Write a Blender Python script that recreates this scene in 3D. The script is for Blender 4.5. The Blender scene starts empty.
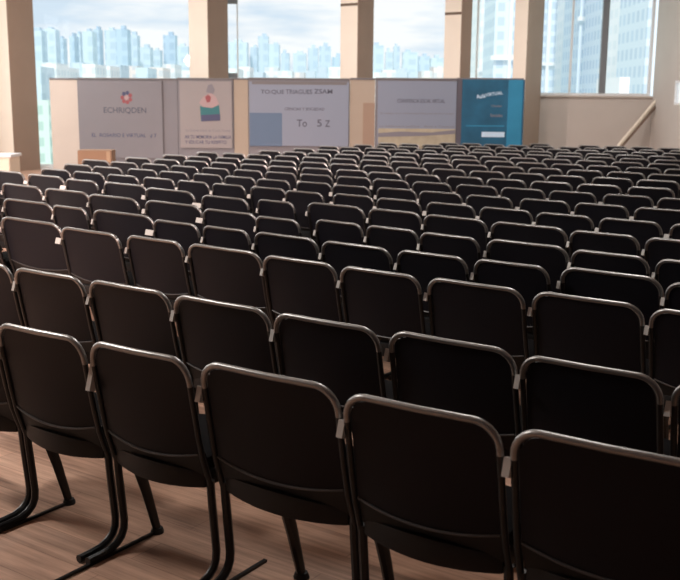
import bpy, bmesh, math, random
from mathutils import Vector, Matrix
random.seed(7)
C = bpy.context.scene
COL = C.collection
PI = math.pi

# ------------------------------------------------------------------ camera
F = 985.0; PITCH = math.radians(10.87); ROLL = math.radians(0.5); HCAM = 1.70
cp, sp = math.cos(PITCH), math.sin(PITCH); cr, sr = math.cos(ROLL), math.sin(ROLL)
R0 = Vector((1, 0, 0)); U0 = Vector((0, sp, cp)); FW = Vector((0, cp, -sp))
CX = cr * R0 + sr * U0; CY = -sr * R0 + cr * U0
EYE = Vector((0, 0, HCAM))
cam = bpy.data.objects.new('camera', bpy.data.cameras.new('camera')); COL.objects.link(cam)
m = Matrix((CX, CY, -FW)).transposed().to_4x4(); m.translation = EYE
cam.matrix_world = m
cam.data.sensor_fit = 'HORIZONTAL'; cam.data.sensor_width = 36.0; cam.data.lens = F / 680 * 36
cam.data.clip_end = 5000; cam.data.clip_start = 0.05
cam.data.dof.use_dof = True; cam.data.dof.focus_distance = 4.6; cam.data.dof.aperture_fstop = 5.6
C.camera = cam

def ray(x, y):
    return CX * ((x - 340) / F) + CY * (-(y - 290) / F) + FW
def at(x, y, Y):                       # point of the plane Y seen at photo position x, y
    d = ray(x, y); return EYE + d * (Y / d.y)
def down(x, y, z):                     # point of the level z seen at photo position x, y
    d = ray(x, y); return EYE + d * ((z - HCAM) / d.z)
def photo(p):
    d = Vector(p) - EYE; w = d.dot(FW)
    return 340 + F * d.dot(CX) / w, 290 - F * d.dot(CY) / w

# ------------------------------------------------------------------ materials
def mat(name, col, rough=.6, metal=0.0, spec=.5, emit=None, noise=None, bump=None, sheen=0):
    mt = bpy.data.materials.new(name); mt.use_nodes = True
    nt = mt.node_tree; b = nt.nodes['Principled BSDF']
    b.inputs['Base Color'].default_value = (*col, 1); b.inputs['Roughness'].default_value = rough
    b.inputs['Metallic'].default_value = metal; b.inputs['Specular IOR Level'].default_value = spec
    tc = nt.nodes.new('ShaderNodeTexCoord')
    if sheen: b.inputs['Sheen Weight'].default_value = sheen
    if noise:
        sc, amt = noise
        n = nt.nodes.new('ShaderNodeTexNoise'); n.inputs['Scale'].default_value = sc; n.inputs['Detail'].default_value = 4
        nt.links.new(tc.outputs['Object'], n.inputs['Vector'])
        r = nt.nodes.new('ShaderNodeValToRGB')
        r.color_ramp.elements[0].position = .3; r.color_ramp.elements[1].position = .7
        r.color_ramp.elements[0].color = (*[c * (1 - amt) for c in col], 1)
        r.color_ramp.elements[1].color = (*[min(1, c * (1 + amt)) for c in col], 1)
        nt.links.new(n.outputs['Fac'], r.inputs['Fac']); nt.links.new(r.outputs['Color'], b.inputs['Base Color'])
    if bump:
        sc, st = bump
        n = nt.nodes.new('ShaderNodeTexNoise'); n.inputs['Scale'].default_value = sc
        nt.links.new(tc.outputs['Object'], n.inputs['Vector'])
        bp = nt.nodes.new('ShaderNodeBump'); bp.inputs['Strength'].default_value = st; bp.inputs['Distance'].default_value = .002
        nt.links.new(n.outputs['Fac'], bp.inputs['Height']); nt.links.new(bp.outputs['Normal'], b.inputs['Normal'])
    return mt

def s2l(r, g, b):
    f = lambda c: (c / 255 / 12.92) if c / 255 <= .04045 else ((c / 255 + .055) / 1.055) ** 2.4
    return (f(r), f(g), f(b))

YAW = math.radians(34.6)
def floor_mat():
    mt = bpy.data.materials.new('wood_floor'); mt.use_nodes = True
    nt = mt.node_tree; b = nt.nodes['Principled BSDF']; L = nt.links.new
    tc = nt.nodes.new('ShaderNodeTexCoord')
    mp = nt.nodes.new('ShaderNodeMapping'); mp.inputs['Rotation'].default_value = (0, 0, YAW)
    L(tc.outputs['Object'], mp.inputs['Vector'])
    st = nt.nodes.new('ShaderNodeMapping'); st.inputs['Scale'].default_value = (1.6, 34, 1)
    L(mp.outputs['Vector'], st.inputs['Vector'])
    n = nt.nodes.new('ShaderNodeTexNoise'); n.inputs['Scale'].default_value = 1; n.inputs['Detail'].default_value = 6; n.inputs['Roughness'].default_value = .65
    L(st.outputs['Vector'], n.inputs['Vector'])
    st2 = nt.nodes.new('ShaderNodeMapping'); st2.inputs['Scale'].default_value = (1.2, 3.5, 1)
    L(mp.outputs['Vector'], st2.inputs['Vector'])
    n2 = nt.nodes.new('ShaderNodeTexNoise'); n2.inputs['Scale'].default_value = 1.5; n2.inputs['Detail'].default_value = 3
    L(st2.outputs['Vector'], n2.inputs['Vector'])
    br = nt.nodes.new('ShaderNodeTexBrick'); br.inputs['Scale'].default_value = 1
    br.inputs['Brick Width'].default_value = 1.3; br.inputs['Row Height'].default_value = .16; br.inputs['Mortar Size'].default_value = .0018
    br.inputs['Color1'].default_value = (.86, .86, .86, 1); br.inputs['Color2'].default_value = (1.1, 1.06, 1.03, 1); br.inputs['Mortar'].default_value = (.5, .45, .42, 1)
    L(mp.outputs['Vector'], br.inputs['Vector'])
    r = nt.nodes.new('ShaderNodeValToRGB'); e = r.color_ramp.elements
    e[0].position = .36; e[0].color = (*s2l(128, 97, 80), 1); e[1].position = .66; e[1].color = (*s2l(206, 166, 142), 1)
    ad = nt.nodes.new('ShaderNodeMath'); ad.operation = 'MULTIPLY_ADD'; ad.inputs[1].default_value = .45
    sb = nt.nodes.new('ShaderNodeMath'); sb.operation = 'MULTIPLY'; sb.inputs[1].default_value = .6
    L(n.outputs['Fac'], sb.inputs[0]); L(n2.outputs['Fac'], ad.inputs[0]); L(sb.outputs[0], ad.inputs[2])
    L(ad.outputs[0], r.inputs['Fac'])
    mx = nt.nodes.new('ShaderNodeMixRGB'); mx.blend_type = 'MULTIPLY'; mx.inputs['Fac'].default_value = .8
    L(r.outputs['Color'], mx.inputs['Color1']); L(br.outputs['Color'], mx.inputs['Color2'])
    L(mx.outputs['Color'], b.inputs['Base Color']); b.inputs['Roughness'].default_value = .55
    bp = nt.nodes.new('ShaderNodeBump'); bp.inputs['Strength'].default_value = .25; bp.inputs['Distance'].default_value = .003
    L(n.outputs['Fac'], bp.inputs['Height']); L(bp.outputs['Normal'], b.inputs['Normal'])
    return mt

def glass_mat():
    mt = bpy.data.materials.new('window_glass'); mt.use_nodes = True
    nt = mt.node_tree; nt.nodes.clear()
    o = nt.nodes.new('ShaderNodeOutputMaterial'); mx = nt.nodes.new('ShaderNodeMixShader')
    t = nt.nodes.new('ShaderNodeBsdfTransparent'); t.inputs['Color'].default_value = (.985, .988, .988, 1)
    g = nt.nodes.new('ShaderNodeBsdfGlossy'); g.inputs['Roughness'].default_value = .02
    fr = nt.nodes.new('ShaderNodeFresnel'); fr.inputs['IOR'].default_value = 1.3
    ge = nt.nodes.new('ShaderNodeNewGeometry'); iv = nt.nodes.new('ShaderNodeMath'); iv.operation = 'SUBTRACT'; iv.inputs[0].default_value = 1; nt.links.new(ge.outputs['Backfacing'], iv.inputs[1])
    ml_ = nt.nodes.new('ShaderNodeMath'); ml_.operation = 'MULTIPLY'; nt.links.new(fr.outputs[0], ml_.inputs[0]); nt.links.new(iv.outputs[0], ml_.inputs[1]); nt.links.new(ml_.outputs[0], mx.inputs[0]); nt.links.new(t.outputs[0], mx.inputs[1]); nt.links.new(g.outputs[0], mx.inputs[2])
    nt.links.new(mx.outputs[0], o.inputs['Surface'])
    return mt

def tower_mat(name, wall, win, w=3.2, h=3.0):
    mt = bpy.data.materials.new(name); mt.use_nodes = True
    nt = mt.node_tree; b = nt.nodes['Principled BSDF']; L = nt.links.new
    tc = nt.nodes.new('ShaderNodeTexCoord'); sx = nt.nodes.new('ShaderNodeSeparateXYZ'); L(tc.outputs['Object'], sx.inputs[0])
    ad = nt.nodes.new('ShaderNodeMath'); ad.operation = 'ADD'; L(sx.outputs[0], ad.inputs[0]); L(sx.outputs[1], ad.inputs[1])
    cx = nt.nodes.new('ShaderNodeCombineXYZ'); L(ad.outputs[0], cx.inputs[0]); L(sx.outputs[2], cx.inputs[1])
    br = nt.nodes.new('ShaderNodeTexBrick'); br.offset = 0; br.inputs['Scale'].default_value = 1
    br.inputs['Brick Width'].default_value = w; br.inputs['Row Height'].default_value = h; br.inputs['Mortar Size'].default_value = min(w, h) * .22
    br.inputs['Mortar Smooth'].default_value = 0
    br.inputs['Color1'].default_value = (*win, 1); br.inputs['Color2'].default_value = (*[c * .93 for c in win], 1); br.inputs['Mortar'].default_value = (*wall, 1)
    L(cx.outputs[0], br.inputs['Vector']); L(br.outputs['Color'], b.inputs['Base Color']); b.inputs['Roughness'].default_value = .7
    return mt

M = {}
M['panel'] = mat('chair_back_vinyl', (.0058, .0056, .0086), .5, spec=.15, bump=(420, .25))
M['piping'] = mat('chair_piping', (.03, .027, .027), .45)
M['frame'] = mat('satin_grey_tube', (.25, .248, .245), .34, metal=.9)
M['leg'] = mat('black_leg_shaded_tube', (.006, .006, .0065), .36, spec=.4)
M['seat'] = mat('seat_fabric', (.0045, .004, .0045), .9, spec=.05, bump=(300, .4))
M['shell'] = mat('black_plastic_shell', (.005, .005, .0055), .5, spec=.25)
M['clip'] = mat('pale_plastic', (.5, .485, .46), .5)
M['rubber'] = mat('black_rubber', (.012, .012, .012), .7)
M['floor'] = floor_mat()
M['glass'] = glass_mat()
M['cream'] = mat('cream_plaster', s2l(240, 228, 214), .8, noise=(1.5, .03))
M['taupe'] = mat('taupe_brown', s2l(152, 128, 112), .7, noise=(2, .03))
M['wall'] = mat('warm_grey_wall', s2l(190, 184, 178), .85, noise=(1.2, .03))
M['ceil'] = mat('white_ceiling', (.75, .74, .72), .9)
M['alu'] = mat('window_frame_white', s2l(225, 228, 230), .5)
M['mullion'] = mat('grey_mullion', s2l(120, 125, 130), .5)
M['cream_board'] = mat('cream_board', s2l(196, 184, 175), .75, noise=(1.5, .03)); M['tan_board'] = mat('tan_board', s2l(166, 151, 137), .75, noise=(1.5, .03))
M['joint'] = mat('dark_joint', s2l(110, 92, 78), .7)
M['board'] = mat('grey_display_board', s2l(124, 121, 127), .7, noise=(2, .02))
M['poster_grey'] = mat('pale_grey_poster', s2l(144, 137, 138), .6)
M['poster_blue'] = mat('blue_grey_poster', s2l(130, 137, 154), .55)
M['poster_steel'] = mat('steel_blue_print', s2l(88, 108, 134), .55)
M['poster_lav'] = mat('lavender_grey_poster', s2l(130, 137, 154), .55)
M['sand'] = mat('sand_print', s2l(165, 155, 135), .6, noise=(6, .12))
M['teal'] = mat('teal_banner', s2l(30, 88, 118), .5, noise=(2.2, .22))
M['teal2'] = mat('light_teal_print', s2l(44, 128, 165), .5, noise=(1.2, .12))
M['ink'] = mat('dark_ink', s2l(78, 78, 92), .6)
M['ink2'] = mat('grey_ink', s2l(122, 118, 126), .6)
M['navy'] = mat('navy_ink', s2l(68, 70, 100), .6)
M['red'] = mat('red_ink', s2l(142, 74, 80), .6)
M['rose'] = mat('rose_ink', s2l(166, 140, 142), .6)
M['tealink'] = mat('teal_ink', s2l(44, 104, 110), .6)
M['white'] = mat('white_ink', s2l(190, 215, 235), .6)
M['edge'] = mat('grey_rail', s2l(110, 106, 108), .5)
M['dark'] = mat('dark_grey_post', s2l(96, 92, 102), .6)
M['card'] = mat('brown_cardboard', s2l(142, 112, 90), .8, noise=(5, .06))
M['tape'] = mat('tan_tape', s2l(160, 132, 104), .4)
M['wood'] = mat('pale_wood_rail', s2l(222, 212, 196), .6, noise=(8, .05))
M['lino'] = mat('cream_cabinet', s2l(226, 214, 196), .6)
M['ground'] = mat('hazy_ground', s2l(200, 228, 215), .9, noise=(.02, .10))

# ------------------------------------------------------------------ mesh helpers
class MB:
    def __init__(s): s.v = []; s.f = []; s.mi = []
    def add(s, v, f, mi=0):
        n = len(s.v); s.v += [tuple(p) for p in v]; s.f += [tuple(i + n for i in q) for q in f]; s.mi += [mi] * len(f); return s
    def box(s, x0, x1, y0, y1, z0, z1, mi=0):
        v = [(x, y, z) for z in (z0, z1) for y in (y0, y1) for x in (x0, x1)]
        return s.add(v, [(0, 2, 3, 1), (4, 5, 7, 6), (0, 1, 5, 4), (2, 6, 7, 3), (0, 4, 6, 2), (1, 3, 7, 5)], mi)
    def tube(s, pts, r, n=8, mi=0, squash=1.0):
        pts = [Vector(p) for p in pts]; rs = r if isinstance(r, (list, tuple)) else [r] * len(pts)
        V = []; up = None
        for i, p in enumerate(pts):
            t = (pts[min(i + 1, len(pts) - 1)] - pts[max(i - 1, 0)]).normalized()
            if up is None:
                up = Vector((0, 1, 0)) if abs(t.y) < .8 else Vector((1, 0, 0))
            a = (up - t * up.dot(t)).normalized(); b = t.cross(a); up = a
            for k in range(n):
                w = 2 * PI * k / n; V.append(p + a * (rs[i] * math.cos(w)) + b * (rs[i] * squash * math.sin(w)))
        Fc = [(i * n + k, i * n + (k + 1) % n, (i + 1) * n + (k + 1) % n, (i + 1) * n + k) for i in range(len(pts) - 1) for k in range(n)]
        Fc += [tuple(range(n))[::-1], tuple((len(pts) - 1) * n + k for k in range(n))]
        return s.add(V, Fc, mi)
    def mesh(s, name, mats, smooth=True, bevel=0):
        me = bpy.data.meshes.new(name); me.from_pydata(s.v, [], s.f)
        for mm in (mats if isinstance(mats, (list, tuple)) else [mats]): me.materials.append(mm)
        me.polygons.foreach_set('material_index', s.mi)
        bm = bmesh.new(); bm.from_mesh(me)
        if bevel:
            es = [e for e in bm.edges if len(e.link_faces) == 2 and e.calc_face_angle(0) > .5]
            bmesh.ops.bevel(bm, geom=es, offset=bevel, segments=2, affect='EDGES', profile=.6)
        bmesh.ops.recalc_face_normals(bm, faces=bm.faces)
        for e in bm.edges:
            if len(e.link_faces) == 2 and e.calc_face_angle(0) > .7: e.smooth = False
        for f in bm.faces: f.smooth = smooth
        bm.to_mesh(me); bm.free()
        return me
def link(name, me, parent=None, loc=None):
    o = bpy.data.objects.new(name, me); COL.objects.link(o)
    if parent: o.parent = parent
    if loc is not None: o.location = loc
    return o
def tag(o, label=None, cat=None, group=None, kind=None):
    if label: o['label'] = label
    if cat: o['category'] = cat
    if group: o['group'] = group
    if kind: o['kind'] = kind
    return o
def empty(name, loc=(0, 0, 0), rz=0):
    o = bpy.data.objects.new(name, None); COL.objects.link(o); o.location = loc; o.rotation_euler = (0, 0, rz); o.empty_display_size = .1
    return o
def struct(name, mb, mt, bevel=0, parent=None):
    o = link(name, mb.mesh(name, mt, bevel=bevel, smooth=False), parent)
    if not parent: o['kind'] = 'structure'
    return o

# ------------------------------------------------------------------ room shell
XL, YB, YW, ZC = -9.6, -4.0, 24.2, 5.3
XR = at(655, 60, YW).x
struct('floor', MB().box(XL - .3, XR + .3, YB - .3, YW + .3, -.2, 0), M['floor'])
struct('ceiling', MB().box(XL - .3, XR + .3, YB - .3, YW + .3, ZC, ZC + .2), M['ceil'])
struct('wall_back', MB().box(XL - .3, XR + .3, YB - .3, YB, 0, ZC), M['dark'])
lw = MB().box(XL - .3, XL, YB, YW, 0, .5).box(XL - .3, XL, YB, YW, 4.6, ZC)
ys = [YB, 11.2, 16, 16.8, 21.6, YW]
for i in range(0, len(ys), 2): lw.box(XL - .3, XL, ys[i], ys[i + 1], .5, 4.6)
struct('wall_left', lw, M['wall'])
# right wall with one small glazed opening near the far corner
oy0, oy1 = 20.3, XR / at(674.5, 92, 1).x; oz0, oz1 = at(676, 105, 22.0).z, at(676, 80, 22.0).z
struct('wall_right', MB().box(XR, XR + .07, YB, oy0, 0, ZC).box(XR, XR + .07, oy1, YW, 0, ZC).box(XR, XR + .07, oy0, oy1, 0, oz0).box(XR, XR + .07, oy0, oy1, oz1, ZC), M['wall'])
# far wall: lintel and the sill wall under the right-hand bay
xr0 = at(537, 60, YW).x
zs = at(595, 96.5, YW).z
struct('wall_far', MB().box(XL, XR, YW, YW + .3, 4.95, ZC).box(xr0 - .3, XR, YW, YW + .3, 0, zs), M['wall'])
struct('trim_1', MB().box(xr0, XR - .02, YW - .05, YW, zs - .02, zs + .02), M['wall'])
struct('trim_2', MB().box(XL, xr0, YW + .05, YW + .25, 0, .06), M['alu'])

def window(name, x0, x1, z0, z1, muls=(), fx=.05):
    """a window bay: frame members and one pane of glass"""
    w = empty(name, ((x0 + x1) / 2, YW + .15, z0)); w['kind'] = 'structure'
    X0, X1 = x0 - (x0 + x1) / 2, x1 - (x0 + x1) / 2
    f = MB().box(X0, X0 + fx, -.05, .05, 0, z1 - z0).box(X1 - fx, X1, -.05, .05, 0, z1 - z0)
    f.box(X0 + fx, X1 - fx, -.05, .05, 0, fx).box(X0 + fx, X1 - fx, -.05, .05, z1 - z0 - fx, z1 - z0)
    link('window_frame', f.mesh('window_frame', M['alu'], smooth=False), w)
    for (mx, hw, mm) in muls:
        k = mx - (x0 + x1) / 2
        link('mullion', MB().box(k - hw, k + hw, -.07, .04, fx, z1 - z0 - fx).mesh('mullion', M[mm], smooth=False, bevel=.008), w)
    link('window_pane', MB().box(X0 + fx, X1 - fx, .045, .049, fx, z1 - z0 - fx).mesh('window_pane', M['glass'], smooth=False), w)
    return w
X = lambda x, y=40: at(x, y, YW).x
window('window_1', X(22), X(205), .06, 4.95, [])
wv = window('window_2', X(212), X(350), .06, 4.95, [(X(237), .014, 'alu')])
window('window_3', X(365), X(452), .06, 4.95, [])
window('window_4', X(462), X(520), .06, 4.95, [(X(478), .02, 'alu')])
window('window_5', X(535), X(655), zs + .02, 4.95, [(X(606), .075, 'mullion'), (X(573), .02, 'alu')], fx=.06)
# small sash blocks on the second bay
b = MB()
for yy in (1, 75.5):
    p = at(232, yy, YW); b.box(p.x - .12 - wv.location.x, p.x + .12 - wv.location.x, -.10, -.05, p.z - .06 - .06, p.z + .06 - .06)
link('sash_block', b.mesh('sash_block', M['mullion'], smooth=False), wv)

# small window in the right wall
w6 = empty('window_6', (XR + .035, (oy0 + oy1) / 2, oz0)); w6['kind'] = 'structure'
hl = (oy1 - oy0) / 2; hz = oz1 - oz0
f = MB().box(-.034, .034, -hl, -hl + .05, 0, hz).box(-.034, .034, hl - .05, hl, 0, hz).box(-.034, .034, -hl + .05, hl - .05, 0, .05).box(-.034, .034, -hl + .05, hl - .05, hz - .05, hz)
link('window_frame', f.mesh('window_frame', M['alu'], smooth=False), w6)
link('window_pane', MB().box(-.003, .003, -hl + .05, hl - .05, .05, hz - .05).mesh('window_pane', M['glass'], smooth=False), w6)
# left wall windows (outside the frame, they let the daylight in)
for i in range(2):
    y0, y1 = ys[1 + 2 * i], ys[2 + 2 * i]; hl = (y1 - y0) / 2
    w = empty('window_%d' % (7 + i), (XL - .15, (y0 + y1) / 2, .5)); w['kind'] = 'structure'
    f = MB()
    for k in (-hl + .04, 0, hl - .04): f.box(-.05, .05, k - .04, k + .04, 0, 4.1)
    link('window_frame', f.mesh('window_frame', M['alu'], smooth=False), w)
    link('window_pane', MB().box(-.003, .003, -hl + .08, hl - .08, 0, 4.1).mesh('window_pane', M['glass'], smooth=False), w)

# pillars: square-edged, set at the angle of the seating, a pale left face, a thin darker slab over the right face
def pillar(name, xa, xm, xb, joint=None, side_mat='taupe'):
    """left edge, corner and right edge as seen, standing just inside the window line"""
    Yc = YW - .75
    c = at(xm, 60, Yc)                       # near corner on the floor plan
    a = math.radians(34.6)
    # faces: pale face runs from the corner to the left-rear, darker face to the right-rear
    dl = Vector((-math.cos(a), math.sin(a))); dr = Vector((math.sin(a), math.cos(a)))
    def reach(d, xt):
        lo, hi = 0, 3
        for _ in range(40):
            k = (lo + hi) / 2; p = photo((c.x + d.x * k, c.y + d.y * k, 2.0))[0]
            if (p > xt) == (d.x < 0): lo = k
            else: hi = k
        return lo
    w1 = reach(dl, xa); w2 = min(reach(dr, xb), 1.15)
    z1 = ZC
    P = [Vector((0, 0)), dl * w1, dl * w1 + dr * w2, dr * w2]
    v = [(p.x, p.y, z) for z in (0, z1) for p in P]
    fc = [(0, 1, 5, 4), (1, 2, 6, 5), (2, 3, 7, 6), (3, 0, 4, 7), (0, 3, 2, 1), (4, 5, 6, 7)]
    root = link(name, MB().add(v, fc).mesh(name, M['cream'], smooth=False), None, (c.x, c.y, 0)); root['kind'] = 'structure'
    n = Vector((math.cos(a), -math.sin(a)))  # outward normal of the darker face
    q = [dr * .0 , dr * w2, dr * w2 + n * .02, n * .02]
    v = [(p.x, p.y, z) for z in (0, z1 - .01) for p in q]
    link('side_slab', MB().add(v, fc).mesh('side_slab', M[side_mat], smooth=False), root)
    if joint:
        z = at(xm - 8, joint, Yc).z; nf = Vector((-math.sin(a), -math.cos(a)))
        q = [nf * .006, dl * w1 + nf * .006, dl * w1, Vector((0, 0))]
        v = [(p.x, p.y, zz) for zz in (z - .03, z + .03) for p in q]
        link('joint_band', MB().add(v, fc).mesh('joint_band', M['joint'], smooth=False), root)
    return root
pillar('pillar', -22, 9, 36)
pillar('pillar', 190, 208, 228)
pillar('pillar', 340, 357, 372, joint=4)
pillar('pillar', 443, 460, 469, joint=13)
pillar('pillar', 512, 526, 540, side_mat='tan_board')

# ------------------------------------------------------------------ display boards in front of the windows
YP = 22.4
def rect(x0, y0, x1, y1, Y, t, mb=None, o=(0, 0, 0)):
    a = at(x0, y1, Y); b = at(x1, y0, Y)
    mb = mb or MB()
    return mb.box(a.x - o[0], b.x - o[0], Y - t - o[1], Y - o[1], a.z - o[2], b.z - o[2])
def board(x0, x1, mt, label, y0=78, thick=.08, Y=YP, rail=True, group='exhibition boards along the windows'):
    xm = (x0 + x1) / 2; a = at(x0, y0, Y); b = at(x1, y0, Y); zt = at(xm, y0, Y).z
    cx = (a.x + b.x) / 2; hw = (b.x - a.x) / 2 - .004
    r = empty('exhibition_board', (cx, Y, 0)); tag(r, label, 'display board', group)
    link('panel', MB().box(-hw, hw, 0, thick, .04, zt - .04).mesh('panel', mt, smooth=False), r)
    if rail: link('top_rail', MB().box(-hw, hw, -.015, thick + .015, zt - .04, zt).mesh('top_rail', M['edge'], smooth=False, bevel=.006), r)
    for k in (-1, 1):
        link('foot', MB().box(k * (hw - .06) - .03, k * (hw - .06) + .03, -.14, thick + .14, 0, .04).mesh('foot', M['edge'], smooth=False, bevel=.008), r)
    return r
board(49, 77, M['cream_board'], 'plain cream upright board at the left end of the board row', thick=.12, Y=YP)
board(77, 177, M['board'], 'wide grey board carrying a small red emblem over two lines of lettering')
board(177, 233.5, M['board'], 'narrow grey board behind the poster with a teal emblem')
board(233.5, 248, M['tan_board'], 'slim cream filler board left of the blue-grey poster')
board(248, 350, M['board'], 'wide grey board behind the blue-grey poster with a steel-blue corner')
fb = board(350, 375.5, M['tan_board'], 'slim cream filler board right of the blue-grey poster')
link('lower_panel', rect(362.5, 103, 375, 152, YP, .012, o=fb.location).mesh('lower_panel', M['taupe'], smooth=False), fb)
board(375.5, 457, M['board'], 'grey board behind the lavender poster with a sandy lower band')
board(457, 524, M['dark'], 'dark grey board behind the teal banner at the right end')

def text(s, xc, yc, hpx, wpx, mt, parent, Y, name='lettering'):
    c = bpy.data.curves.new(name, 'FONT'); c.body = s; c.align_x = 'CENTER'; c.align_y = 'CENTER'; c.extrude = .001; c.size = 1
    c.materials.append(mt)
    c.offset = .014; o = bpy.data.objects.new('text', c); COL.objects.link(o)
    p = at(xc, yc, Y); k = Y / F
    bpy.context.view_layer.update()
    d = o.dimensions.copy(); me = bpy.data.meshes.new_from_object(o); bpy.data.objects.remove(o); o = link(name, me, parent)
    h = hpx * k / max(d.y, .01) ; w = wpx * k / max(d.x, .01)
    o.location = Vector((p.x, Y, p.z)) - parent.location; o.rotation_euler = (PI / 2, 0, 0); o.scale = (w, h, 1)
    return o
def poster(x0, x1, y0, y1, mt, label, Y, name='poster', cat='poster', t=.012):
    a = at(x0, (y0 + y1) / 2, Y); b = at(x1, (y0 + y1) / 2, Y); xm = (x0 + x1) / 2
    zt = at(xm, y0, Y).z; zb = at(xm, y1, Y).z
    r = empty(name, ((a.x + b.x) / 2, Y, zb)); tag(r, label, cat, 'posters on the exhibition boards')
    hw = (b.x - a.x) / 2
    link('sheet', MB().box(-hw, hw, 0, t, 0, zt - zb).mesh('sheet', mt, smooth=False), r)
    return r
def patch(name, x0, y0, x1, y1, mt, parent, Y, t=.003):
    o = parent.location
    return link(name, rect(x0, y0, x1, y1, Y, t, o=o).mesh(name, mt, smooth=False), parent)
def shape(name, pts, mt, parent, Y, t=.003):
    o = parent.location; P = [at(x, y, Y) - o for x, y in pts]; n = len(P)
    v = [(p.x, p.y, p.z) for p in P] + [(p.x, p.y - t, p.z) for p in P]
    fc = [tuple(range(n)), tuple(range(n, 2 * n))[::-1]] + [(i, (i + 1) % n, n + (i + 1) % n, n + i) for i in range(n)]
    return link(name, MB().add(v, fc).mesh(name, mt, smooth=False), parent)
PY = YP - .032
# grey board: its own printed sheet
p1 = poster(78.5, 162.5, 80.5, 158, M['board'], 'grey printed sheet with red emblem and bold capitals', PY)
e = PY
for k in range(7):                            # ring of red and violet petals
    w = 2 * PI * (k + .5) / 7; x, y = 126.5 + 4.2 * math.cos(w), 97.5 + 4.8 * math.sin(w)
    q = [(x + 1.9 * math.cos(u), y + 2.1 * math.sin(u)) for u in [2 * PI * j / 8 for j in range(8)]]
    shape('emblem_petal', q, M['red'] if k not in (4, 5) else M['navy'], p1, e)
shape('emblem_core', [(126.5 + 2.1 * math.cos(u), 97.5 + 2.4 * math.sin(u)) for u in [2 * PI * j / 10 for j in range(10)]], M['rose'], p1, e)
text('ECHRIQDEN', 125, 110.5, 6.5, 42, M['ink'], p1, e)
text('Fundacion de Enseres', 124, 120.5, 2.4, 42, M['ink2'], p1, e)
text('Teatro de la Sociedad Nacional', 122, 131, 2.0, 44, M['ink2'], p1, e)
text('EL  ROSARIO E VIRTUAL   \u00a2 7', 124, 135.5, 4.6, 64, M['navy'], p1, e)
# poster with the teal emblem
p2 = poster(180, 232, 81, 148, M['poster_grey'], 'pale grey poster with teal block emblem topped by red and white shapes', PY)
shape('emblem_block', [(200, 106), (203, 107), (212, 108), (219, 105), (220.5, 119), (201, 121)], M['tealink'], p2, e)
shape('emblem_base', [(201, 115), (220, 114), (220.2, 120.5), (201.5, 121.5)], M['navy'], p2, e - .003)
shape('emblem_wrap', [(199, 103), (204, 96), (211, 93), (216, 97), (219, 104), (212, 108), (204, 107)], M['rose'], p2, e)
shape('emblem_heart', [(205, 97), (208, 94.5), (211, 97), (210, 102), (207, 102.5)], M['red'], p2, e - .003)
shape('emblem_crest', [(206, 92), (208, 85), (212, 84), (215, 90), (213, 94), (209, 93)], M['ink2'], p2, e - .002)
text('La Universidad de Costa Rocas', 208, 130.5, 2.6, 44, M['ink2'], p2, e)
text('AR TU MEMORIA LA FAMILIA', 208, 137.2, 3.4, 46, M['navy'], p2, e)
text('Y EDUCAR TU RESPETO', 206, 142.3, 3.2, 41, M['navy'], p2, e)
# blue-grey poster
p3 = poster(249.5, 348.5, 82, 146, M['poster_blue'], 'wide blue-grey poster with steel-blue lower left corner and header line', PY)
patch('print_block', 250, 113, 282, 146, M['poster_steel'], p3, e)
patch('header_bar', 252, 82.3, 347, 84.2, M['edge'], p3, e)
text('TO:QUE', 272.5, 92, 4.6, 23, M['ink'], p3, e)
text('TRIAGUES', 299, 92, 4.4, 26, M['ink'], p3, e)
text('ZSAM', 323.5, 91.7, 4.4, 18, M['ink'], p3, e)
text('CIENCIAS Y SOCIEDAD', 304.5, 109.2, 2.8, 39, M['ink'], p3, e)
text('To', 302, 123.5, 7, 10, M['ink'], p3, e)
text('5', 319.5, 123.5, 7, 4.5, M['ink'], p3, e)
text('Z', 327.5, 124, 6.5, 5, M['ink'], p3, e)
# lavender poster
p4 = poster(377.5, 456, 81, 149, M['poster_lav'], 'lavender-grey poster with one dark title line and sandy landscape band', PY)
patch('landscape_band', 378, 129, 455.5, 149, M['sand'], p4, e)
shape('landscape_ridge', [(378, 133), (400, 131.5), (430, 132.5), (455, 130), (455, 134), (420, 136), (378, 137)], M['ink2'], p4, e - .003, .002)
text('CONVIVENCIA SOCIAL VIRTUAL', 421, 101.2, 3.8, 47, M['ink'], p4, e)
text('El trabajo de la Universidad Nacional de Formacion', 417, 113.5, 2.4, 72, M['ink2'], p4, e)
text('La biblioteca publica   Arte y Ciencias', 417, 126.4, 2.6, 74, M['ink2'], p4, e)
# teal banner
p5 = poster(461.5, 523.5, 79.5, 150, M['teal'], 'deep teal banner with brighter blue right-hand strip and white slanted title', PY)
patch('print_strip', 506, 80, 523.2, 150, M['teal2'], p5, e)
o = text('Aula', 481, 96.3, 4.2, 9, M['white'], p5, e); o.rotation_euler = (PI / 2, -math.radians(8), 0)
o = text('VIRTUAL', 494, 94, 3.2, 17, M['white'], p5, e); o.rotation_euler = (PI / 2, -math.radians(8), 0)
text('Ciencias', 496.5, 106, 2.2, 10, M['ink2'], p5, e)
text('Sociales', 496.5, 115.5, 3.2, 12, M['ink2'], p5, e)
patch('footer_block', 481.5, 132, 504.5, 137, M['white'], p5, e)
patch('footer_rule', 466, 125.5, 504, 126.3, M['teal2'], p5, e, .001)

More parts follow.
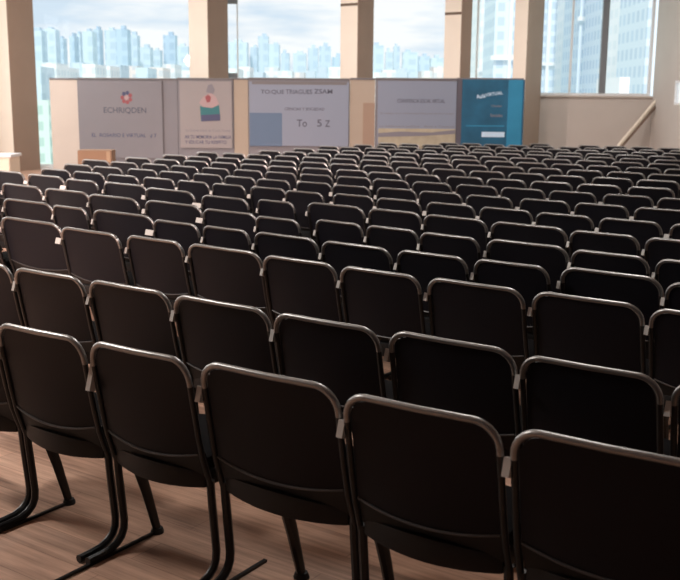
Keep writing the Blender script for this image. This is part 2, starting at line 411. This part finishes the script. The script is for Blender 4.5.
# ------------------------------------------------------------------ box, cabinet, rail
Yb = 17.0
ctr = at(93.5, 150, Yb); bw = 33.5 / F * Yb / 2; bt = at(93.5, 150.5, Yb).z
bx = empty('cardboard_carton', (ctr.x, Yb + .22, 0), math.radians(4)); tag(bx, 'tall brown cardboard carton standing before the grey board behind the chairs', 'box')
link('carton_body', MB().box(-bw, bw, -.22, .22, 0, bt - .004).mesh('carton_body', M['card'], smooth=False, bevel=.012), bx)
link('flap', MB().box(-bw + .004, bw - .004, -.219, -.004, bt - .004, bt).mesh('flap', M['card'], smooth=False), bx)
link('flap', MB().box(-bw + .004, bw - .004, .004, .219, bt - .004, bt).mesh('flap', M['card'], smooth=False), bx)
link('tape', MB().box(-bw + .01, bw - .01, -.03, .03, bt, bt + .001).box(-.03 + bw - .06, .03 + bw - .06, -.2215, -.2205, bt - .2, bt - .01).mesh('tape', M['tape'], smooth=False), bx)

Yc = 16.4
xa = at(-40, 160, Yc).x; xb = at(10, 160, Yc).x; zt = at(10, 154.5, Yc).z
cb = empty('low_cabinet', ((xa + xb) / 2, Yc + .25, 0)); tag(cb, 'low cream cabinet with paler top edge before the left pillar', 'cabinet')
hw = (xb - xa) / 2
link('body', MB().box(-hw, hw, -.25, .25, .06, zt - .05).mesh('body', M['lino'], smooth=False, bevel=.005), cb)
link('worktop', MB().box(-hw - .03, hw + .03, -.28, .28, zt - .05, zt).mesh('worktop', M['alu'], smooth=False, bevel=.01), cb)
link('plinth', MB().box(-hw + .03, hw - .03, -.2, .22, 0, .06).mesh('plinth', M['edge'], smooth=False), cb)
for k in (-1, 1):
    d = link('door', MB().box(k * hw / 2 - hw / 2 + .01, k * hw / 2 + hw / 2 - .01, -.268, -.251, .09, zt - .08).mesh('door', M['lino'], smooth=False, bevel=.004), cb)
    link('handle', MB().box(-.01 - k * .05, .01 - k * .05, -.285, -.269, zt - .25, zt - .12).mesh('handle', M['mullion'], smooth=False, bevel=.003), d)

# pale timber rail leaning into the far right corner
p1_ = at(657.5, 99, YW - .16); p0_ = at(619, 146, YW - .8)
k = p1_.z / (p1_.z - p0_.z); base = p1_ + (p0_ - p1_) * (k * .985)
rl = empty('leaning_rail', (base.x, base.y, 0)); tag(rl, 'pale timber handrail leaning diagonally into the corner under the far right window', 'handrail')
P = [base - Vector((base.x, base.y, 0)), p1_ - Vector((base.x, base.y, 0))]
link('rail', MB().tube([P[0] + Vector((0, 0, .035)), P[1]], .042, 12).mesh('rail', M['wood']), rl)
link('under_strip', MB().tube([P[0] + (P[1] - P[0]) * .03 + Vector((.05, -.03, -.0)), P[1] + Vector((.03, -.03, -.09))], .03, 8).mesh('under_strip', M['joint']), rl)

# ------------------------------------------------------------------ chairs
W = .53; HW = W / 2; ZT = .82; ZB = .385; REC = .135
def yr(z): return .195 * (ZT - z) if z > .48 else .0663 + .36 * (.48 - z)
TR = .0108
def frame_path(n=7, side=0):
    r = .075; x = HW - TR - .004; zt = ZT - TR; L = []
    L.append((-x - .0035, yr(.35), .35)); L.append((-x - .003, yr(ZB), ZB)); L.append((-x - .002, yr(.46), .46)); L.append((-x - .001, yr(.55), .55)); L.append((-x, yr(.722), .722))
    for k in range(n + 1):
        a = PI - PI / 2 * k / n; L.append((-x + r + r * math.cos(a), yr(zt - r + r * math.sin(a)), zt - r + r * math.sin(a)))
    if side: return [(side * -p[0], p[1], p[2]) for p in L[:5]]
    L = L[4:]
    mid = [(0, yr(zt) - .006, zt)]
    return L + mid + [(-p[0], p[1], p[2]) for p in reversed(L)]
def half(z, r, hw, zt):
    if z <= zt - r: return hw
    d = z - (zt - r); return hw - r + math.sqrt(max(0, r * r - d * d))
def panel_mb(nx, nz, z0, z1, hw0, hw1, thick, sag, bulge, r=.08, off=0):
    V = []; Fc = []
    zs_ = []
    for j in range(nz + 1):
        zs_.append(j / nz)
    rows_ = []
    for side in (0, 1):
        g = []
        for j in range(nz + 1):
            t = zs_[j]; t = 1 - (1 - t) ** 1.35
            row = []
            for i in range(nx + 1):
                u = -1 + 2 * i / nx
                z = z0 + (z1 - z0) * t - sag * (1 - u * u) * (1 - t) ** 2
                zz = z0 + (z1 - z0) * t
                hwz = half(zz, r, hw0 + (hw1 - hw0) * t, z1 + .0) if r else hw0 + (hw1 - hw0) * t
                y = yr(zz) - bulge * (1 - u * u) * (1 - t * .85) + off + (thick if side else 0)
                row.append(len(V)); V.append((u * max(hwz, .02), y, z))
            g.append(row)
        rows_.append(g)
    a, b = rows_
    for j in range(nz):
        for i in range(nx):
            Fc.append((a[j][i], a[j][i + 1], a[j + 1][i + 1], a[j + 1][i])); Fc.append((b[j][i], b[j + 1][i], b[j + 1][i + 1], b[j][i + 1]))
    for i in range(nx):
        Fc.append((a[0][i + 1], a[0][i], b[0][i], b[0][i + 1])); Fc.append((a[nz][i], a[nz][i + 1], b[nz][i + 1], b[nz][i]))
    for j in range(nz):
        Fc.append((a[j][0], a[j + 1][0], b[j + 1][0], b[j][0])); Fc.append((a[j + 1][nx], a[j][nx], b[j][nx], b[j + 1][nx]))
    return V, Fc
def back(mb, hi=True, mi=0):
    v, f = panel_mb(14 if hi else 6, 14 if hi else 6, .478, ZT - .020, HW - .026, HW - .030, .02, .026, .02, r=.07)
    return mb.add(v, f, mi)
def lower_back(mb, hi=True, mi=0):
    v, f = panel_mb(14 if hi else 6, 4 if hi else 2, .385, .472, HW - .024, HW - .026, .03, .030, .024, r=0, off=.002)
    return mb.add(v, f, mi)
def piping(mb, mi=0):
    L = []
    for i in range(17):
        u = -1 + 2 * i / 16
        L.append((u * (HW - .027), yr(.475) - .021 * (1 - u * u) - .002, .475 - .028 * (1 - u * u)))
    return mb.tube(L, .0045, 6, mi)
def seat(mb, z0, z1, y0, y1, hw, bow, mi=0, n=10):
    V = []; Fc = []
    for z in (z0, z1):
        for j in range(2):
            for i in range(n + 1):
                u = -1 + 2 * i / n
                y = (y0 - bow * (1 - u * u)) if j == 0 else (y1 - .05 * u ** 4)
                V.append((u * hw, y, z + (.012 * (1 - u * u) if z == z1 else -.010 * (1 - u * u))))
    q = lambda k, j, i: k * 2 * (n + 1) + j * (n + 1) + i
    for i in range(n):
        Fc += [(q(0, 0, i), q(0, 1, i), q(0, 1, i + 1), q(0, 0, i + 1)), (q(1, 0, i), q(1, 0, i + 1), q(1, 1, i + 1), q(1, 1, i)),
               (q(0, 0, i), q(0, 0, i + 1), q(1, 0, i + 1), q(1, 0, i)), (q(0, 1, i), q(1, 1, i), q(1, 1, i + 1), q(0, 1, i + 1))]
    Fc += [(q(0, 0, 0), q(1, 0, 0), q(1, 1, 0), q(0, 1, 0)), (q(0, 0, n), q(0, 1, n), q(1, 1, n), q(1, 0, n))]
    return mb.add(V, Fc, mi)
def rear_leg(mb, s, mi=0, n=8):
    x = s * (HW - .0155)
    L = [(x, .113, .372), (x, .119, .30), (x, .132, .18), (x, .139, .11), (x, .136, .078), (x, .122, .052), (x, .095, .032), (x, .055, .0195), (x, .0, .0165), (x, -.05, .0165)]
    return mb.tube(L, .0155, n, mi)
def front_leg(mb, x, mi=0, n=8):
    return mb.tube([(x, .190, .352), (x, .25, .19), (x, .303, .02)], [.026, .0225, .0185], n, mi, squash=.85)
def foot_cap(mb, x, mi=0):
    return mb.tube([(x, .306, .022), (x, .306, .006), (x, .306, 0.0)], [.022, .028, .028], 12, mi)
def runner(mb, x, y0, mi=0):
    return mb.box(x - .007, x + .007, y0, .33, .0005, .0105, mi)
XF = -(HW - .024)
MESH = {
 'backrest': back(MB()).mesh('backrest', M['panel']),
 'lower': lower_back(MB()).mesh('back_lower_band', M['shell']),
 'piping': piping(MB()).mesh('piping', M['piping']),
 'frame': MB().tube(frame_path(), TR, 10).mesh('back_frame', M['frame']),
 'sl': MB().tube(frame_path(side=1), TR, 10).mesh('shaded_side_tube', M['leg']), 'sr': MB().tube(frame_path(side=-1), TR, 10).mesh('shaded_side_tube', M['leg']),  # sides of the grey rim tube, coloured black for the dark they reflect
 'seat': seat(MB(), .405, .448, .115, .47, HW - .035, .02).mesh('seat', M['seat'], bevel=.008),
 'shell': seat(MB(), .345, .402, .10, .44, HW - .028, .045).mesh('seat_shell', M['shell'], bevel=.01),
 'rl': rear_leg(MB(), -1).mesh('rear_leg', M['leg']), 'rr': rear_leg(MB(), 1).mesh('rear_leg', M['leg']),
 'fl': front_leg(MB(), XF).mesh('front_leg', M['leg']), 'fr': front_leg(MB(), -XF).mesh('front_leg', M['leg']),
 'fl2': front_leg(MB(), XF + .17).mesh('front_leg', M['leg']),
 'cap': foot_cap(MB(), XF).mesh('foot_cap', M['rubber']), 'capr': foot_cap(MB(), -XF).mesh('foot_cap', M['rubber']), 'cap2': foot_cap(MB(), XF + .17).mesh('foot_cap', M['rubber']),
 'run': runner(MB(), XF, -.03).mesh('runner', M['leg']), 'run_joint': runner(MB(), XF, -.40).mesh('runner', M['leg']),
 'clip': MB().box(-.5, .5, -.014, .014, -.021, .021).mesh('linking_clip', M['clip'], smooth=False),
}
ml = MB(); back(ml, False, 0); lower_back(ml, False, 1); ml.tube(frame_path(4), TR, 6, 2)
for q in (1, -1): ml.tube(frame_path(side=q), TR, 5, 1)  # tube sides again coloured dark in place of reflected shade
seat(ml, .352, .448, .10, .49, HW - .033, .03, 1, 4)
for s in (-1, 1): rear_leg(ml, s, 1, 5)
front_leg(ml, XF, 1, 5); ml.box(-HW - .010, -HW - .001, yr(.71) - .012, yr(.71) + .012, .69, .73, 3)
MESH['far'] = ml.mesh('auditorium_chair', [M['panel'], M['shell'], M['frame'], M['clip']])

ORD = 'first second third fourth fifth sixth seventh eighth ninth tenth eleventh twelfth thirteenth fourteenth fifteenth sixteenth seventeenth eighteenth nineteenth twentieth twenty-first twenty-second twenty-third twenty-fourth twenty-fifth twenty-sixth twenty-seventh twenty-eighth twenty-ninth thirtieth thirty-first thirty-second thirty-third thirty-fourth thirty-fifth'.split()
ca, sa = math.cos(YAW), math.sin(YAW)
RD = Vector((ca, -sa, 0)); ND = Vector((sa, ca, 0))     # along the row, and the way the chairs face
def st(p): return p.x * ca - p.y * sa, p.x * sa + p.y * ca
def pt(s, t): return Vector((s * ca + t * sa, -s * sa + t * ca, 0))
rows = {1: [(-5, 326), (88, 344), (202, 363), (343, 395), (511, 430)],
 2: [(15, 269), (90, 281), (174, 296), (274, 314), (392, 331), (522, 356), (676, 380)],
 3: [(3, 217), (58, 228), (127, 236), (188, 244), (262, 256), (339, 267), (428, 278), (535, 291), (652, 308)],
 4: [(6, 198), (54, 205), (96, 209), (150, 220), (200, 226), (252, 232), (319, 241), (396, 250), (475, 258.5), (566, 265), (668, 281)],
 5: [(4, 183), (47, 188), (88, 194), (146, 200), (199, 209), (249, 217), (301, 218), (356, 224), (420, 232), (490, 238), (573, 249), (658, 258)],
 6: [(-5, 170), (30, 174), (65, 179), (105, 182), (142, 188), (193, 196), (254, 200), (310, 202), (372, 208), (426, 214), (493, 221), (571, 230), (647, 237)]}
PT = .56; TALL = 1.042                                # the nearest row is of a slightly taller make
seats = []                                               # row, s, t, width
lines = {}
for r, L in rows.items():
    L = [(x - {1: 0, 2: 2}.get(r, 1), y - {1: 5, 2: 3, 3: 2}.get(r, 1)) for x, y in L]   # from the rounded corner to the outer edge
    q = [st(down(x, y, ZT * (TALL if r == 1 else 1))) for x, y in L]; n = len(q)
    ms = sum(a for a, _ in q) / n; mt_ = sum(b for _, b in q) / n
    sl = sum((a - ms) * (b - mt_) for a, b in q) / sum((a - ms) ** 2 for a, _ in q)
    lines[r] = (ms, mt_, sl)
    fit = lambda s: mt_ + sl * (s - ms)
    q = [(s, fit(s) + .6 * (t - fit(s))) for s, t in q]
    # shift left edges so no chair is narrower than .47
    for i in range(1, n):
        if q[i][0] - q[i - 1][0] < .50: q[i] = (q[i - 1][0] + .50, q[i][1])
    left = q[0][0] - PT
    q.insert(0, (left, fit(left))); 
    right = q[-1][0] + PT
    q.append((right, fit(right)))
    for i, (s, t) in enumerate(q):
        s -= .012; w = (q[i + 1][0] - .012 - s - (.012 if r > 1 else .014)) if i + 1 < len(q) else PT - .014
        w = max(.48, min(w, .80))
        seats.append((r, s, t, w, sl))
ms, mt_, sl = lines[6]
t_acc = 0; steps = [.80, .86, .92, .98, 1.04, 1.08, 1.1, 1.1, 1.1, 1.1, 1.1, 1.1, 1.1, 1.1, 1.1]
bound = [(-60, 168), (20, 166), (46, 159), (110, 155), (140, 152), (165, 151), (240, 149), (345, 142.5), (430, 142), (560, 143), (720, 142)]
def back_depth(px):
    for (x0, y0), (x1, y1) in zip(bound, bound[1:]):
        if x0 <= px <= x1: return down(px, y0 + (y1 - y0) * (px - x0) / (x1 - x0), ZT).y
    return 0
for k, dt in enumerate(steps):
    t_acc += dt; r = 7 + k; slr = sl * max(0, 1 - (k + 1) / 5)
    s = -12 + random.uniform(0, .5); 
    while s < 8:
        t = mt_ + t_acc + slr * (s - ms) + random.gauss(0, .02)
        p = pt(s, t); pitch = PT
        if p.y > 2:
            px, py = photo((p.x, p.y, ZT))
            pitch = PT + .13 * max(0, min(1, (190 - px) / 120))
            if -45 < px < 700 and p.y <= back_depth(px) + .1 and p.x < XR - .75 and (px < 545 or p.y < 21.5):
                seats.append((r, s, t, pitch - .03, slr))
        s += pitch + random.gauss(0, .006)

def add_chair(r, s, t, w, label, clipw, slp, first=None):
    k = w / W; dv = (RD + ND * slp).normalized(); c = pt(s, t) + dv * (w / 2); rz = -YAW + math.atan(slp)
    if r >= 10:
        o = link('auditorium_chair', MESH['far'], None, (c.x, c.y, 0)); o.rotation_euler = (0, 0, rz + random.gauss(0, .006)); o.scale = (k, 1, 1)
        return tag(o, label, 'chair', 'rows of black auditorium chairs')
    o = empty('auditorium_chair', (c.x, c.y, 0), rz + random.gauss(0, .005 if r > 1 else .002)); o.scale = (k, 1, TALL if r == 1 else 1)
    tag(o, label, 'chair', 'rows of black auditorium chairs')
    b = link('backrest', MESH['backrest'], o); link('piping', MESH['piping'], b); link('lower_band', MESH['lower'], b)
    f = link('back_frame', MESH['frame'], o); f['label'] = 'grey metal rim tube'
    link('shaded_side_tube', MESH['sl'], o); link('shaded_side_tube', MESH['sr'], o)
    link('seat', MESH['seat'], o); link('seat_shell', MESH['shell'], o)
    link('rear_leg', MESH['rl'], o); link('rear_leg', MESH['rr'], o)
    odd = (first == 'third')
    l = link('front_leg', MESH['fl2' if odd else 'fl'], o); link('foot_cap', MESH['cap2' if odd else 'cap'], l)
    if r == 1: link('runner', MESH['run_joint'], o)  # rear length of this runner is added to draw a floor joint
    else: link('runner', MESH['run'], o)
    if clipw > .014:
        tall = 2.3 if first == 'second' else (1.25 if r <= 2 else 1)
        zc = .705 if r > 1 else .695
        if first == 'second': zc = .675
        q = link('linking_clip', MESH['clip'], o, (-HW - (clipw / 2 - .010) / k, yr(zc) - .004, zc)); q.scale = (clipw / k * .92, 1, tall); q.rotation_euler = (-.3, 0, 0)
        q['label'] = 'pale linking clip'
    return o
byrow = {}
for a in seats: byrow.setdefault(a[0], []).append(a)
names1 = {0: 'black chair at the bottom left of the photo, cut off by the left edge',
          1: 'black chair in the nearest row, first one with its bent sled leg showing at left',
          2: 'black chair in the nearest row beside the tallest pale clip, bent leg on bare floor',
          3: 'middle black chair of the nearest row, front leg with round foot under its seat',
          4: 'black chair in the nearest row, just left of the largest corner chair',
          5: 'largest black chair, cut off at the bottom right corner of the photo'}
total = 0
for r in sorted(byrow):
    L = sorted(byrow[r], key=lambda a: a[1]); vis = 0; prev = None
    for (rr, s, t, w, slp) in L:
        px0, py0 = photo(pt(s, t) + Vector((0, 0, ZT))); px1, py1 = photo(pt(s, t) + RD * w + Vector((0, 0, ZT)))
        if px1 < (-30 if r < 9 else 2) and r > 1: prev = s + w; continue
        if px0 > 676: continue
        clipw = PT - .53 if prev is None else max(0, s - prev + .010); clipw = min(clipw, .14)
        if r == 1:
            if vis > 5: break
            add_chair(r, s, t, w, names1[vis], clipw, slp, {2: 'second', 3: 'third'}.get(vis))
        else:
            if px1 < 3:
                add_chair(r, s, t, w, 'black chair ending the %s row from the viewer, just past the left edge' % ORD[r - 1], clipw, slp)
                total += 1; prev = s + w; continue
            far = 'far ' if r > 9 else ''
            add_chair(r, s, t, w, 'black chair with grey rim, %s %srow from the viewer, %s from the left' % (ORD[r - 1], far, ORD[vis]), clipw, slp)
        vis += 1; total += 1; prev = s + w
print('CHAIRS', total, {r: len(v) for r, v in byrow.items()})

# ------------------------------------------------------------------ outside: ground and the hazy skyline
g = struct('ground', MB().box(-2500, 2500, YW + 25, 3500, -27, -26), M['ground'])
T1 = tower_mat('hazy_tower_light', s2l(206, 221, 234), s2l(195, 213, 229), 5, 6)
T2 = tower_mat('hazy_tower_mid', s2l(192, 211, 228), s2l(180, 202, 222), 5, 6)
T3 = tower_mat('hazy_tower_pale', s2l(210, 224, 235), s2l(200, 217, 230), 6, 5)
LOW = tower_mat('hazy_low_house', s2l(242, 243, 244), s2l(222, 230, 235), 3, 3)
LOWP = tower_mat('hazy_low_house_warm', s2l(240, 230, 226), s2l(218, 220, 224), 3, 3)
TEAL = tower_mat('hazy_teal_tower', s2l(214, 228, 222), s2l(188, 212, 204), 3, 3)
def tower(x0, x1, yt, Y, mt, label, depth=None, group='hazy tower blocks on the skyline', crown=True, name='tower_block', cat='building', z0=-26):
    a = at(x0, yt, Y); b = at(x1, yt, Y); w = (b.x - a.x) / 2; d = depth or max(8, w * 1.2)
    r = empty(name, ((a.x + b.x) / 2, Y + d / 2, z0)); tag(r, label, cat, group)
    h = a.z - z0
    link('block', MB().box(-w, w, -d / 2, d / 2, 0, h).mesh('block', mt, smooth=False), r)
    if crown:
        k = random.uniform(.25, .5); cxx = random.uniform(-.3, .3) * w; ch = Y * random.uniform(2, 4) / F
        link('roof_block', MB().box(cxx - w * k, cxx + w * k, -d * .3, d * .3, h, h + ch).mesh('roof_block', mt, smooth=False), r)
    return r
sky = {'first': [(26, 41, 30, T1), (41, 55, 29, T1), (58, 63, 38, T2), (69, 74, 36, T2), (74.5, 80, 34, T1), (82, 92, 31, T1), (93, 99, 29, T2), (104, 115, 30, T1), (115, 127, 29, T2), (128, 137, 35, T1), (140, 150, 47, T3), (151, 160, 50, T3), (163, 175, 35, T2), (177, 188, 46, T3)],
       'second': [(226, 247, 42, T3), (250, 257, 47, T1), (258, 268, 36, T1), (268.5, 279, 44, T1), (281, 289, 53, T1), (293, 306, 53, T3), (308, 318, 48, T1), (319, 331, 46, T1), (332, 346, 57, T2)],
       'third': [(368, 384, 45, T1), (386, 393, 52, T3), (394, 400, 46, T1), (403, 418, 52, T3), (419, 430, 56, T1), (431, 446, 58, T3)]}
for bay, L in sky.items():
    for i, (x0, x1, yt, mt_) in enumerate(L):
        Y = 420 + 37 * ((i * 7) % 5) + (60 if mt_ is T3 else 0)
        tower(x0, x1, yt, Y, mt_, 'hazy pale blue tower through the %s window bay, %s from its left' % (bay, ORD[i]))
# low pale buildings at the foot of the towers
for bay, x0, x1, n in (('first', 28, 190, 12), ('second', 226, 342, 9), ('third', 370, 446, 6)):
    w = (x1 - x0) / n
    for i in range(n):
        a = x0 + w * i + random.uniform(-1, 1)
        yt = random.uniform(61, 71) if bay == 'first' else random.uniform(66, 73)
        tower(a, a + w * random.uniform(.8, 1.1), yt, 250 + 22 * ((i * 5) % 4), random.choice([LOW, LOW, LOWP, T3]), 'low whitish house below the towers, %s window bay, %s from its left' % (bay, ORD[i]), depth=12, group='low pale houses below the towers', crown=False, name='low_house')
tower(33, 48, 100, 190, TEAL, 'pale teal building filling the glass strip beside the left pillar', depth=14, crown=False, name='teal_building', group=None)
# nearer towers in the two right bays
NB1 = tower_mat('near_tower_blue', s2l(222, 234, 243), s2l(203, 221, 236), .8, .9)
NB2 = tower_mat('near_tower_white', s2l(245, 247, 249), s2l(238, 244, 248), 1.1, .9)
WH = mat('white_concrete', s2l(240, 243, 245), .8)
def near(x0, x1, yt, Y, mt, label, ledges=(), strips=()):
    r = tower(x0, x1, yt, Y, mt, label, depth=5, crown=False, name='near_tower', group='nearer tower blocks in the right bays')
    for yy in ledges:
        a = at(x0, yy, Y); b = at(x1, yy, Y); w = (b.x - a.x) / 2
        link('balcony_ledge', MB().box(-w - .2, w + .2, -2.5 - .35, -2.5, a.z + 26 - .14, a.z + 26 + .14).mesh('balcony_ledge', WH, smooth=False), r)
    for (s0, s1) in strips:
        a = at(s0, 40, Y); b = at(s1, 40, Y)
        link('pilaster', MB().box(a.x - r.location.x, b.x - r.location.x, -2.5 - .4, -2.5, 0, 60).mesh('pilaster', WH, smooth=False), r)
    return r
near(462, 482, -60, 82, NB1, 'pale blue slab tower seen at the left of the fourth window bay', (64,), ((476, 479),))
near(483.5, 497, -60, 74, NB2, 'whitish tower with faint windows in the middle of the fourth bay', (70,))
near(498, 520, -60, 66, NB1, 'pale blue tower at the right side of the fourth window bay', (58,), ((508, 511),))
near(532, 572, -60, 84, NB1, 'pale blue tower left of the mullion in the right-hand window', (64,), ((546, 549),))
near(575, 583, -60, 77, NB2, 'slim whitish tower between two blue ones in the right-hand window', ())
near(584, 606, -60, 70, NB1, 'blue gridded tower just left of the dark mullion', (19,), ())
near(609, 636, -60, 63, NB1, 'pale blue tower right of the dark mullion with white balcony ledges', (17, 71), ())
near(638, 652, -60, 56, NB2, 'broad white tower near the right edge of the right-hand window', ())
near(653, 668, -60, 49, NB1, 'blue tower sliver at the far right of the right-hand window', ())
tower(620, 630, 77, 44, WH, 'small plain white block low in the right-hand window', depth=4, crown=False, name='white_block', group=None)

# ------------------------------------------------------------------ sky and light
w = bpy.data.worlds.new('World'); C.world = w; w.use_nodes = True
nt = w.node_tree; nt.nodes.clear(); L = nt.links.new
out = nt.nodes.new('ShaderNodeOutputWorld'); bg = nt.nodes.new('ShaderNodeBackground'); L(bg.outputs[0], out.inputs[0])
tc = nt.nodes.new('ShaderNodeTexCoord'); mp = nt.nodes.new('ShaderNodeMapping'); mp.inputs['Scale'].default_value = (5, 5, 26); mp.inputs['Location'].default_value = (.3, 0, .55)
L(tc.outputs['Generated'], mp.inputs[0])
n = nt.nodes.new('ShaderNodeTexNoise'); n.inputs['Scale'].default_value = 1; n.inputs['Detail'].default_value = 5; n.inputs['Roughness'].default_value = .5
L(mp.outputs[0], n.inputs['Vector'])
r = nt.nodes.new('ShaderNodeValToRGB'); e_ = r.color_ramp.elements
e_[0].position = .38; e_[0].color = (*s2l(210, 228, 243), 1); e_[1].position = .52; e_[1].color = (*s2l(250, 253, 254), 1)
L(n.outputs['Fac'], r.inputs['Fac']); L(r.outputs['Color'], bg.inputs['Color'])
bg.inputs['Strength'].default_value = 1.07

def sun(rot, e, col, ang=3):
    l = bpy.data.lights.new('sun', 'SUN'); l.energy = e; l.color = col; l.angle = math.radians(ang)
    o = bpy.data.objects.new('sun', l); COL.objects.link(o); o.rotation_euler = rot
sun((math.radians(48), 0, math.radians(-8)), 1.85, (1, .97, .92))
def area(name, loc, rot, sx, sy, e, col):
    l = bpy.data.lights.new(name, 'AREA'); l.shape = 'RECTANGLE'; l.size = sx; l.size_y = sy; l.energy = e; l.color = col
    o = bpy.data.objects.new(name, l); COL.objects.link(o); o.location = loc; o.rotation_euler = rot
# daylight entering by the left-hand windows
for i in range(2):
    y0, y1 = ys[1 + 2 * i], ys[2 + 2 * i]
    area('daylight', (XL - .5, (y0 + y1) / 2, 2.5), (0, -PI / 2, 0), 4.0, 4.8, (240, 360)[i], (1, .93, .87))
# two unseen warm spots, added to brighten the left-hand chair backs
for loc_, aim_, e_s, ang_ in (((-7.5, -1.0, 3.6), (-4.2, 7.5, .7), 5200, 46), ((-9.2, 5.0, 3.8), (-3.6, 13.5, .7), 4600, 48)):
    l = bpy.data.lights.new('added_spot', 'SPOT'); l.energy = e_s; l.color = (1, .74, .66); l.spot_size = math.radians(ang_); l.spot_blend = 1; l.shadow_soft_size = .25
    o = bpy.data.objects.new('added_spot', l); COL.objects.link(o); o.location = loc_
    o.rotation_euler = (Vector(aim_) - o.location).to_track_quat('-Z', 'Y').to_euler()
# ceiling lamps
for X_, Y_, e in ((-5.6, 5.5, 430), (.7, 6.2, 130), (-6, 14.5, 130), (-6, 20, 110), (0, 15, 100), (0, 20.5, 70), (4.5, 15, 60), (5, 20.5, 110)):
    area('ceiling_lamp', (X_, Y_, ZC - .05), (0, 0, 0), 1.2, 1.2, e, (1, .95, .90))

C.view_settings.view_transform = 'Standard'; C.view_settings.look = 'None'; C.view_settings.gamma = 1; C.view_settings.use_curve_mapping = False
C.view_settings.exposure = 0.0
